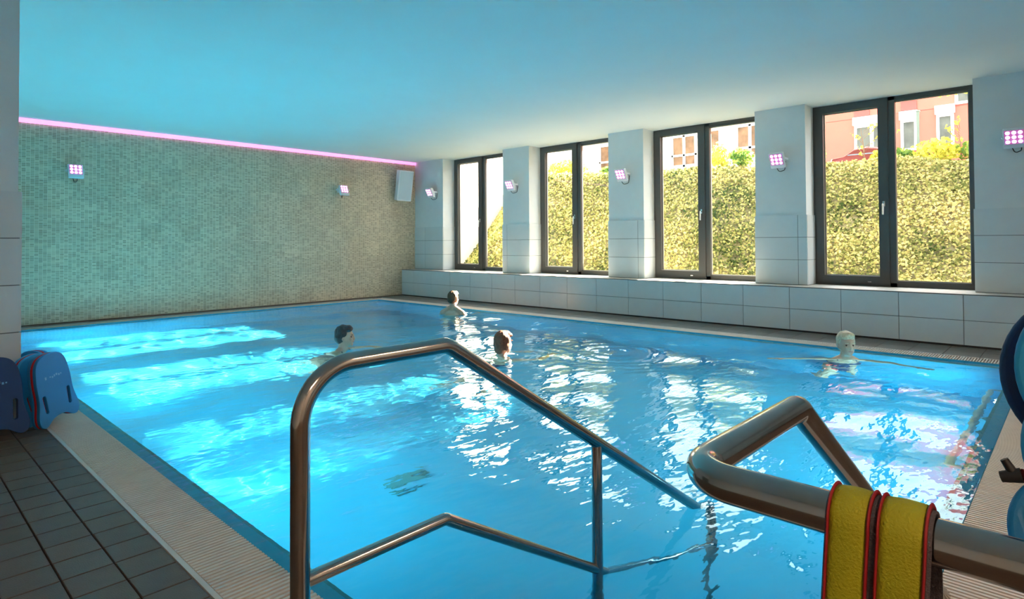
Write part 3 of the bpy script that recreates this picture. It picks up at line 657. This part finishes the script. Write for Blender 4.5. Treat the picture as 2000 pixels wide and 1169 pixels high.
# ------------------------------------------------------------------ swimmers
def blob(segs, voxel, m, name, parent, ell=None, sm=6, label=None):
    """union of tapered limbs (p0,r0,p1,r1) and ellipsoids (centre, radii, rotation) as one continuous surface"""
    bm = bmesh.new()
    def sph(c, r, mt=None, sub=3):
        n0 = len(bm.verts); g = bmesh.ops.create_icosphere(bm, subdivisions=sub, radius=1.0)
        mm = Matrix.Translation(c) @ (mt if mt else Matrix.Identity(4)) @ Matrix.Diagonal((*( (r,)*3 if isinstance(r, (int, float)) else r), 1))
        bmesh.ops.transform(bm, matrix=mm, verts=g['verts'])
    for (p0, r0, p1, r1) in segs:
        p0, p1 = Vector(p0), Vector(p1); n = max(2, int((p1-p0).length/(0.32*min(r0, r1)))+1)
        for i in range(n): t = i/(n-1); sph(p0.lerp(p1, t), r0+(r1-r0)*t, sub=2)
    for c, r, mt in (ell or []): sph(Vector(c), r, mt)
    me = bpy.data.meshes.new(name); bm.to_mesh(me); bm.free()
    o = bpy.data.objects.new(name, me); COL.objects.link(o)
    md = o.modifiers.new('r', 'REMESH'); md.mode = 'VOXEL'; md.voxel_size = voxel; md.use_smooth_shade = True
    s_ = o.modifiers.new('s', 'SMOOTH'); s_.iterations = sm; s_.factor = 0.5
    dg = bpy.context.evaluated_depsgraph_get(); dg.update(); out = bpy.data.meshes.new_from_object(o.evaluated_get(dg)); bpy.data.objects.remove(o)
    out.materials.clear(); out.materials.append(m); out.polygons.foreach_set('use_smooth', [True]*len(out.polygons))
    ob = link(name, out, parent)
    if label: ob['label'] = label
    return ob
def swimmer(loc, rz, head_turn, hair, suit, label, arms, pitch, hair_long=False, stand=False, straps=True, hair_name='hair'):
    """local frame: chest faces +Y, up Z, origin at chin height over the neck; loc z sets how deep"""
    e = empty('person', loc, rz, label=label, cat='person')
    Hd = Matrix.Rotation(head_turn, 4, 'Z'); hc = Vector((0, 0.015, 0.10))
    def hp(x, y, z): return Hd @ (hc+Vector((x, y, z)))
    # trunk bends backwards (away from chest side) when swimming
    bdir = Vector((0, -math.sin(pitch), -math.cos(pitch))); sh = Vector((0, -0.03, -0.10))
    chest = sh+bdir*0.20; waist = sh+bdir*0.40; hip = sh+bdir*0.58
    Rb = Matrix.Rotation(-pitch, 4, 'X')
    segs = [((0, -0.005, 0.03), 0.052, (0, -0.02, -0.09), 0.056)]
    ell = [(hp(0, -0.012, 0.03), (0.073, 0.092, 0.090), Hd), (hp(0, 0.022, -0.035), (0.058, 0.066, 0.078), Hd), (hp(0, 0.068, -0.085), (0.026, 0.020, 0.020), Hd),
           (hp(0, 0.094, -0.018), (0.013, 0.018, 0.024), Hd), (hp(0, 0.088, 0.012), (0.009, 0.012, 0.03), Hd),
           (hp(0.074, -0.005, -0.015), (0.010, 0.020, 0.032), Hd), (hp(-0.074, -0.005, -0.015), (0.010, 0.020, 0.032), Hd),
           (hp(0, 0.083, -0.054), (0.024, 0.010, 0.009), Hd), (hp(0.03, 0.070, -0.02), (0.022, 0.014, 0.018), Hd), (hp(-0.03, 0.070, -0.02), (0.022, 0.014, 0.018), Hd),
           (chest, (0.150, 0.100, 0.175), Rb), (waist, (0.122, 0.090, 0.16), Rb), (hip, (0.160, 0.108, 0.13), Rb), (sh+bdir*0.05, (0.155, 0.07, 0.07), Rb)]
    for sx_, (el, wr_) in zip((-1, 1), arms):
        s0 = sh+Vector((sx_*0.165, 0, -0.005))+bdir*0.02; el = Vector(el); wr_ = Vector(wr_)
        segs += [((sx_*0.05, -0.02, -0.055), 0.048, tuple(s0), 0.052), (tuple(s0), 0.050, tuple(el), 0.037), (tuple(el), 0.037, tuple(wr_), 0.025)]
        d = (wr_-el).normalized(); side = d.cross(Vector((0, 0, 1))).normalized(); pc = wr_+d*0.05
        segs += [(tuple(wr_), 0.024, tuple(wr_+d*0.085), 0.019), (tuple(wr_+side*0.018), 0.017, tuple(pc+side*0.022), 0.016), (tuple(wr_-side*0.018), 0.017, tuple(pc-side*0.022), 0.016)]
        for f_, (o_, ln) in enumerate(((-0.031, 0.062), (-0.011, 0.074), (0.011, 0.070), (0.031, 0.055))):
            a0 = wr_+d*0.085+side*o_; a1 = a0+d*ln*0.55+side*o_*0.10; a2 = a1+d*ln*0.42+Vector((0, 0, -0.010))
            segs += [(tuple(a0), 0.0098, tuple(a1), 0.009), (tuple(a1), 0.009, tuple(a2), 0.0078)]
        t0 = wr_+d*0.025+side*0.030*sx_*-1; t1 = t0+side*0.028*sx_*-1+d*0.025; segs += [(tuple(t0), 0.012, tuple(t1), 0.010), (tuple(t1), 0.010, tuple(t1+d*0.028), 0.0085)]
    for sx_ in (-1, 1):
        h0 = hip+Vector((sx_*0.085, 0, 0)); 
        if stand: kn = h0+Vector((sx_*0.02, 0.04, -0.40)); an = kn+Vector((0, -0.04, -0.39))
        else: kn = h0+Vector((sx_*0.08, 0.10+0.08*sx_, -0.30)); an = kn+Vector((sx_*0.03, -0.28, -0.14))
        ft = an+(Vector((0, 0.13, -0.03)) if stand else Vector((sx_*0.02, -0.14, -0.03)))
        segs += [(tuple(h0), 0.088, tuple(kn), 0.055), (tuple(kn), 0.055, tuple(an), 0.036), (tuple(an), 0.034, tuple(ft), 0.026)]
    blob(segs, 0.0095, M['skin'], 'body', e, ell, 4)
    # hair: shell over the skull leaving the face clear
    hl = [(hp(0, -0.026, 0.045), (0.083, 0.090, 0.090), Hd), (hp(0, -0.050, 0.000), (0.076, 0.068, 0.080), Hd), (hp(0, 0.025, 0.088), (0.066, 0.060, 0.042), Hd),
          (hp(0.060, -0.02, 0.030), (0.024, 0.045, 0.055), Hd), (hp(-0.060, -0.02, 0.030), (0.024, 0.045, 0.055), Hd), (hp(0.02, 0.055, 0.080), (0.045, 0.03, 0.022), Hd)]
    if hair_long: hl += [(hp(0, -0.065, -0.045), (0.062, 0.045, 0.060), Hd), (hp(0.062, -0.028, -0.02), (0.022, 0.034, 0.05), Hd), (hp(-0.062, -0.028, -0.02), (0.022, 0.034, 0.05), Hd)]
    ho = blob([], 0.008, M[hair], 'hair', e, hl, 3)
    me = ho.data
    for v in me.vertices:
        n_ = noise.noise(Vector((v.co.x*60, v.co.y*60, v.co.z*25))); v.co += (v.co-hp(0, -0.02, 0.02)).normalized()*n_*0.006
    for sx_ in (-1, 1):
        MB().lathe([(0.001, -0.008), (0.006, -0.006), (0.0085, 0), (0.006, 0.006), (0.001, 0.008)], 14, Matrix.Translation(hp(sx_*0.031, 0.072, 0.003)) @ Hd).build('eye', M['eye_dark'], e)
        MB().cbox(-0.016, -0.004, -0.003, 0.016, 0.004, 0.003, 0.001, Matrix.Translation(hp(sx_*0.031, 0.082, 0.024)) @ Hd).build('eyebrow', M[hair], e)
    MB().cbox(-0.02, -0.003, -0.0035, 0.02, 0.004, 0.0035, 0.0015, Matrix.Translation(hp(0, 0.092, -0.054)) @ Hd).build('lips', M['lips'], e)
    # swimsuit: trunk shell and shoulder straps
    su = [(chest+bdir*0.03, (0.155, 0.108, 0.165), Rb), (waist, (0.128, 0.096, 0.165), Rb), (hip, (0.165, 0.113, 0.115), Rb)]
    ss = []
    if straps:
        for sx_ in (-1, 1): ss += [((sx_*0.085, 0.035, -0.13), 0.012, (sx_*0.075, 0.005, -0.045), 0.012), ((sx_*0.075, 0.005, -0.045), 0.012, (sx_*0.075, -0.075, -0.12), 0.012)]
    blob(ss, 0.011, M[suit], 'swimsuit', e, su, 3)
    return e
M['hair_dark'] = mat('dark_hair', (0.030, 0.018, 0.020), 0.5, var=0.4, vscale=60)
M['hair_brown'] = mat('brown_hair', (0.10, 0.045, 0.018), 0.5, var=0.4, vscale=60)
M['hair_auburn'] = mat('auburn_hair', (0.20, 0.055, 0.022), 0.5, var=0.5, vscale=60)
M['hair_blond'] = mat('pale_blond_hair', (0.62, 0.50, 0.34), 0.5, var=0.2, vscale=60)
M['suit_dark'] = mat('dark_swimsuit', (0.03, 0.008, 0.02), 0.6)
M['suit_teal'] = mat('teal_swimsuit', (0.02, 0.20, 0.24), 0.6)
M['suit_navy'] = mat('navy_swimsuit', (0.01, 0.02, 0.08), 0.6)
M['eye_dark'] = mat('eye', (0.10, 0.07, 0.06), 0.2)
M['lips'] = mat('lips', (0.45, 0.14, 0.12), 0.4)
# heading: chest +Y rotated by rz
swimmer((3.62, 5.95, 0.022), math.radians(-150), math.radians(18), 'hair_dark', 'suit_dark', 'swimmer with short dark hair and dark straps, face towards the camera',
        (((-0.33, 0.16, -0.14), (-0.30, 0.38, -0.20)), ((0.34, 0.12, -0.09), (0.50, 0.30, -0.10))), 0.42)
swimmer((6.58, 7.50, 0.135), math.radians(-62), math.radians(-15), 'hair_brown', 'suit_teal', 'swimmer with brown hair seen from behind, shoulders above water',
        (((-0.26, 0.08, -0.30), (-0.22, 0.30, -0.38)), ((0.24, 0.10, -0.26), (0.30, 0.34, -0.24))), 0.05, stand=True)
swimmer((4.47, 4.33, 0.020), math.radians(-100), math.radians(10), 'hair_auburn', 'suit_navy', 'swimmer with auburn hair turned to the right near the pool middle',
        (((-0.30, 0.20, -0.14), (-0.22, 0.42, -0.20)), ((0.30, 0.22, -0.10), (0.20, 0.46, -0.10))), 0.45, hair_long=True)
swimmer((6.62, 1.70, 0.030), math.radians(118), math.radians(8), 'hair_blond', 'suit_navy', 'swimmer with pale blond hair and arms spread wide near the windows',
        (((-0.38, 0.08, -0.085), (-0.52, 0.26, -0.070)), ((0.38, 0.06, -0.075), (0.60, 0.12, -0.060))), 0.4)

# ------------------------------------------------------------------ outside
def crest_x(y):
    ys = [-8, 10.7, 13.0, 20]; xs = [20.0, 12.8, 14.6, 17]
    return float(np.interp(y, ys, xs))
def hz(x, y): return max(0.25, min(2.78+0.02*math.sin(y*2), 3.02-(crest_x(y)-x)*0.93))
def hill():
    xs = np.concatenate([np.linspace(9.3, 22, 90), np.linspace(23, 45, 8)]); ys = np.linspace(-14, 30, 110); V = []; F = []
    for y in ys:
        for x in xs: V.append((x, y, hz(x, y)+0.05*noise.noise(Vector((x*1.2, y*1.2, 0)))))
    nx = len(xs)
    for j in range(len(ys)-1):
        for i in range(nx-1): a = j*nx+i; F.append((a, a+1, a+nx+1, a+nx))
    o = MB().add(V, F, True).build('hillside', M['soil'], kind='structure'); o['label'] = 'soil bank rising outside the windows'
hill()
def leaf_object(name, P, Nn, size, m, parent=None, **kw):
    """P (n,3) positions, Nn (n,3) normals: two-triangle folded leaves"""
    n = len(P); r = rng
    t = r.normal(size=(n, 3)); t -= (t*Nn).sum(1, keepdims=True)*Nn; t /= np.linalg.norm(t, axis=1, keepdims=True)
    b2 = np.cross(Nn, t); s = size*r.uniform(0.6, 1.25, (n, 1))
    v0 = P-t*s*0.5; v1 = P+b2*s*0.42-Nn*s*0.10; v2 = P+t*s*0.55; v3 = P-b2*s*0.42-Nn*s*0.10
    V = np.stack([v0, v1, v2, v3], 1).reshape(-1, 3)
    base = np.arange(n)*4; F = np.stack([base, base+1, base+2, base, base+2, base+3], 1).reshape(-1, 3)
    me = bpy.data.meshes.new(name); me.vertices.add(len(V)); me.vertices.foreach_set('co', V.astype(np.float32).ravel())
    me.loops.add(F.size); me.loops.foreach_set('vertex_index', F.ravel().astype(np.int32)); me.polygons.add(len(F))
    me.polygons.foreach_set('loop_start', np.arange(0, F.size, 3, dtype=np.int32)); me.polygons.foreach_set('loop_total', np.full(len(F), 3, dtype=np.int32))
    me.update(calc_edges=True); me.materials.append(m); return link(name, me, parent, **kw)
def ivy():
    n = 150000; y = rng.uniform(-6, 17, n); u = rng.uniform(0, 1, n)
    cx = np.array([crest_x(a) for a in y]); x = cx-3.3+u*4.6
    keep = (x > 9.6) & (y < 12.25+(x-10.6)*0.31); x, y = x[keep], y[keep]; n = len(x)
    nzv = np.array([noise.noise(Vector((a*0.9, b*0.9, 3))) for a, b in zip(x, y)])
    z = np.array([hz(a, b) for a, b in zip(x, y)])+0.06+rng.uniform(0, 0.13, n)+0.14*nzv
    P = np.stack([x, y, z], 1); Nn = np.array([-0.68, 0.0, 0.73])+rng.normal(size=(n, 3))*0.60; Nn /= np.linalg.norm(Nn, axis=1, keepdims=True)
    leaf_object('ivy', P, Nn, 0.068, M['ivy'], label='yellow-green ivy covering the bank outside the windows', cat='ivy', kind='stuff')
ivy()
def shrub(loc, rad, n, m, label, name='shrub', group=None):
    e = empty(name, loc, 0, label=label, cat='shrub', group=group)
    P = rng.normal(size=(n, 3)); P /= np.linalg.norm(P, axis=1, keepdims=True); Nn = P.copy()
    P = P*np.array(rad)*rng.uniform(0.45, 1.0, (n, 1))**0.5*(1+0.25*np.sin(P[:, :1]*7+P[:, 1:2]*5)); P[:, 2] += rad[2]*0.9
    Nn = Nn+rng.normal(size=(n, 3))*0.6; Nn /= np.linalg.norm(Nn, axis=1, keepdims=True)
    leaf_object('foliage', P, Nn, 0.10, m, e)
    st = MB()
    for k in range(6):
        a = k*1.05; st.tube([(0, 0, 0), (rad[0]*0.5*math.cos(a), rad[1]*0.5*math.sin(a), rad[2]*1.0), (rad[0]*0.7*math.cos(a), rad[1]*0.7*math.sin(a), rad[2]*1.6)], 0.012, 6, radii=[0.014, 0.009, 0.004])
    st.build('stems', M['twig'], e); return e
shrub((16.7, 4.85, 3.0), (0.18, 0.14, 0.40), 260, M['leaf_yellow'], 'narrow yellow shrub at the left side of the nearest window')
shrub((17.2, 3.62, 3.0), (0.22, 0.16, 0.20), 320, M['leaf_yellow'], 'low yellow shrub in front of the parked car')
shrub((17.3, 2.45, 3.0), (0.7, 0.42, 0.26), 900, M['leaf_yellow'], 'wide yellow shrub right of the lamp post')
shrub((17.0, 3.05, 3.0), (0.5, 0.22, 0.17), 420, M['leaf_green'], 'green shrub left of the lamp post foot')
shrub((17.6, 1.6, 3.0), (0.7, 0.45, 0.22), 700, M['leaf_green'], 'low green hedge clump at the right side of the nearest window')
shrub((15.3, 6.85, 3.0), (0.30, 0.17, 0.36), 380, M['leaf_yellow'], 'yellow-green shrub before the cream building')
shrub((14.6, 6.0, 3.0), (0.4, 0.25, 0.20), 380, M['leaf_green'], 'green shrub at the right side of the second nearest window')
shrub((14.8, 9.0, 3.0), (0.5, 0.55, 0.24), 600, M['leaf_green'], 'green clump at the left side of the second nearest window')
shrub((13.9, 10.9, 3.0), (0.5, 0.75, 0.26), 900, M['leaf_yellow'], 'yellow hedge clump seen through the third window')
shrub((14.6, 9.7, 3.0), (0.4, 0.35, 0.16), 400, M['leaf_green'], 'green clump at the right side of the third window')
def sapling(loc, h, label):
    e = empty('sapling', loc, 0, label=label, cat='sapling'); r = random.Random(int(loc[1]*100)); mb = MB(); P = []
    mb.tube([(0, 0, 0), (0.03, 0.02, h*0.5), (0.0, 0.08, h)], 0.012, 6, radii=[0.016, 0.011, 0.004])
    for k in range(12):
        z = h*(0.25+0.06*k); a = r.uniform(0, 6.28); l = r.uniform(0.12, 0.35); q = (l*math.cos(a), l*math.sin(a), z+l*0.9)
        mb.tube([(0.01, 0.02, z), q], 0.005, 5, radii=[0.006, 0.003]); P += [[q[0]*t, q[1]*t, z+(q[2]-z)*t] for t in (0.6, 0.8, 1.0)]
    mb.build('trunk', M['twig'], e); P = np.array(P); Nn = rng.normal(size=P.shape); Nn /= np.linalg.norm(Nn, axis=1, keepdims=True)
    leaf_object('leaves', P, Nn, 0.09, M['leaf_yellow'], e)
sapling((17.3, 3.95, 3.0), 1.0, 'thin bare sapling before the double window of the red building')
sapling((17.4, 3.40, 3.0), 1.15, 'thin sapling just left of the lamp post')
sapling((14.6, 9.3, 3.0), 1.3, 'thin sapling in front of the cream building')
sapling((17.6, 2.0, 3.0), 0.9, 'thin sapling at the right side of the red building')
br_ = empty('overhanging_branch', (14.0, 1.2, 3.98), label='yellow leafy branch hanging in at the top of the nearest window', cat='branch')
MB().tube([(0, -0.9, 0.15), (0, 0.1, 0.05), (0, 0.75, -0.02)], 0.012, 6).build('twig', M['twig'], br_)
Pb = np.stack([rng.normal(0, 0.08, 260), rng.uniform(-0.8, 0.75, 260), rng.normal(0.0, 0.05, 260)], 1); Nb = rng.normal(size=Pb.shape); Nb /= np.linalg.norm(Nb, axis=1, keepdims=True)
leaf_object('leaves', Pb, Nb, 0.08, M['leaf_yellow'], br_)
# lamp post
lp = empty('lamp_post', (17.5, 2.83, 3.0), label='slim grey-green post on the bank crest', cat='post')
MB().box(-0.03, -0.03, 0, 0.03, 0.03, 1.27).build('post', M['lamp_green'], lp)
MB().cbox(-0.04, -0.04, 1.27, 0.04, 0.04, 1.30, 0.004).build('cap', M['lamp_green'], lp)
# buildings
XA = 22.0
def building(name, y0, y1, wallm, label):
    e = empty(name, (XA, (y0+y1)/2, 2.9), 0, label=label, cat='building')
    e_off = Vector((-XA, -(y0+y1)/2, -2.9))
    def pt(mb, nm, m, par=e): mb.v = [tuple(Vector(v)+e_off) for v in mb.v]; return mb.build(nm, m, par)
    pt(MB().box(XA, y0, 2.6, XA+6, y1, 6.35), 'facade', wallm)
    return e, pt
def ext_window(pt, y0, y1, z0, z1, mull=(), trans=(), panes=M['car_glass'], box=0.26, proud=0.08):
    f = MB(); t = 0.075
    frame_ring(f, XA-0.05, XA+0.02, y0, y1, z0, z1, t, t, t, t)
    for m_ in mull: f.box(XA-0.05, m_-0.05, z0, XA+0.02, m_+0.05, z1)
    for z_ in trans: f.box(XA-0.05, y0, z_-0.04, XA+0.02, y1, z_+0.04)
    fr = pt(f, 'window_frame', M['win_white'])
    if box: 
        s = pt(MB().cbox(XA-proud-0.05, y0-0.03, z1, XA, y1+0.03, z1+box, 0.01), 'shutter_box', M['win_white'])
    ys_ = [y0]+sorted(mull)+[y1]; zs_ = [z0]+sorted(trans)+[z1]
    for a, b_ in zip(ys_[:-1], ys_[1:]):
        for c, d in zip(zs_[:-1], zs_[1:]):
            pt(MB().box(XA-0.012, a+0.03, c+0.03, XA-0.004, b_-0.03, d-0.03), 'window_pane', panes)
M['far_glass'] = mat('far_glass', (0.11, 0.115, 0.10), 0.3, var=0.4, vscale=2.5, spec=0.15)
M['far_glass_warm'] = mat('far_glass_brown', (0.16, 0.09, 0.05), 0.3, var=0.6, vscale=3, spec=0.15)  # brown pane colour with strong blotchy variation
red, pt = building('red_building', -8, 6.6, M['red_wall'], 'red rendered building with white framed windows behind the bank')
ext_window(pt, 4.30, 5.30, 4.02, 4.86, mull=(4.80,), panes=M['far_glass'])
ext_window(pt, 3.58, 4.01, 3.9, 4.86, panes=M['far_glass'])
ext_window(pt, 2.66, 3.09, 3.9, 4.90, panes=M['far_glass'])
ext_window(pt, 1.75, 2.63, 5.14, 6.0, panes=M['far_glass'], box=0)
ext_window(pt, 0.3, 1.3, 3.9, 4.9, panes=M['far_glass']); ext_window(pt, -2.2, -1.2, 3.9, 4.9, panes=M['far_glass'])
for (a, b_) in ((4.86, 5.30), (3.58, 4.00)):
    pt(MB().cbox(XA-0.03, a, 5.12, XA, b_, 5.44, 0.005), 'wall_panel', M['red_dark']); pt(MB().box(XA-0.05, a, 5.44, XA, b_, 5.50), 'panel_trim', M['win_white'])
pt(MB().box(XA-0.012, -8, 5.10, XA-0.001, 6.6, 5.112), 'render_joint', M['red_dark'])
pt(MB().box(XA, -8, 6.35, XA+6, 1.55, 9.2), 'sun_block_mass', M['cream_wall'])  # added mass that keeps the sun off the nearest window
crm, pt = building('cream_building', 6.62, 22, M['cream_wall'], 'cream building with tall white windows behind the bank')
ext_window(pt, 10.78, 11.84, 4.08, 5.32, mull=(11.30,), trans=(4.53,), panes=M['far_glass_warm'], box=0.0)
ext_window(pt, 9.80, 10.36, 4.10, 5.40, trans=(4.53,), panes=M['far_glass_warm'], box=0.0)
ext_window(pt, 8.10, 9.22, 4.10, 5.40, mull=(8.70,), trans=(4.55,), panes=M['far_glass_warm'], box=0.0)
ext_window(pt, 14.55, 15.32, 4.0, 5.35, trans=(4.6,), panes=M['far_glass_warm'], box=0.0)
ext_window(pt, 16.9, 17.45, 4.0, 5.30, trans=(4.6,), panes=M['far_glass_warm'], box=0.0)
pt(MB().box(XA-0.10, 6.62, 5.45, XA, 22, 5.55), 'cornice', M['win_white'])
# wing closing the view in the farthest window
wg = empty('garden_wall', (10.6, 12.35, 0.2), 0.30, label='plain cream wall behind the ivy in the farthest window', cat='wall')
MB().box(-1.2, 0, -0.3, 11.0, 0.3, 6.0).build('wall_body', M['cream_wall'], wg)
MB().box(-1.2, -0.05, 6.0, 11.0, 0.35, 6.08).build('coping', M['win_white'], wg)
# parked car behind the crest (only its roof shows)
car = empty('car', (18.9, 4.15, 3.06), PI/2, label='red parked car whose roof shows above the ivy bank', cat='car')
def car_mesh():
    prof = [(-0.95, 0.12), (-0.97, 0.30), (-0.80, 0.40), (-0.52, 0.42), (-0.30, 0.58), (0.05, 0.64), (0.35, 0.60), (0.62, 0.42), (0.92, 0.38), (0.97, 0.28), (0.95, 0.12)]
    vs = []; n = len(prof)
    for y in (-0.42, -0.30, 0.30, 0.42):
        k = 1.0 if abs(y) < 0.35 else 0.94
        for x, z in prof: vs.append((x*k, y, 0.12+(z-0.12)*(1.0 if abs(y) < 0.35 else 0.90)))
    fs = []
    for j in range(3):
        for i in range(n-1): a = j*n+i; fs.append((a, a+1, a+n+1, a+n))
    fs += [tuple(range(n)), tuple(range(4*n-1, 3*n-1, -1))]
    MB().add(vs, fs, True).build('car_body', M['car_red'], car)
    MB().add([(-0.50, -0.28, 0.435), (-0.31, -0.26, 0.585), (-0.31, 0.26, 0.585), (-0.50, 0.28, 0.435)], [(0,1,2,3)]).build('windshield', M['car_glass'], car)
    MB().add([(0.38, -0.26, 0.595), (0.60, -0.28, 0.44), (0.60, 0.28, 0.44), (0.38, 0.26, 0.595)], [(0,1,2,3)]).build('rear_window', M['car_glass'], car)
    for s_ in (-1, 1): MB().add([(-0.42, s_*0.425, 0.42), (-0.28, s_*0.40, 0.54), (0.34, s_*0.40, 0.56), (0.50, s_*0.425, 0.42)], [(0,1,2,3)]).build('side_window', M['car_glass'], car)
    for x in (-0.6, 0.6):
        for s_ in (-1, 1): MB().lathe([(0.13, -0.04), (0.14, 0), (0.13, 0.04)], 18, Matrix.Translation((x, s_*0.40, 0.14)) @ Matrix.Rotation(PI/2, 4, 'X')).build('wheel', M['dark_rubber'], car)
car_mesh()
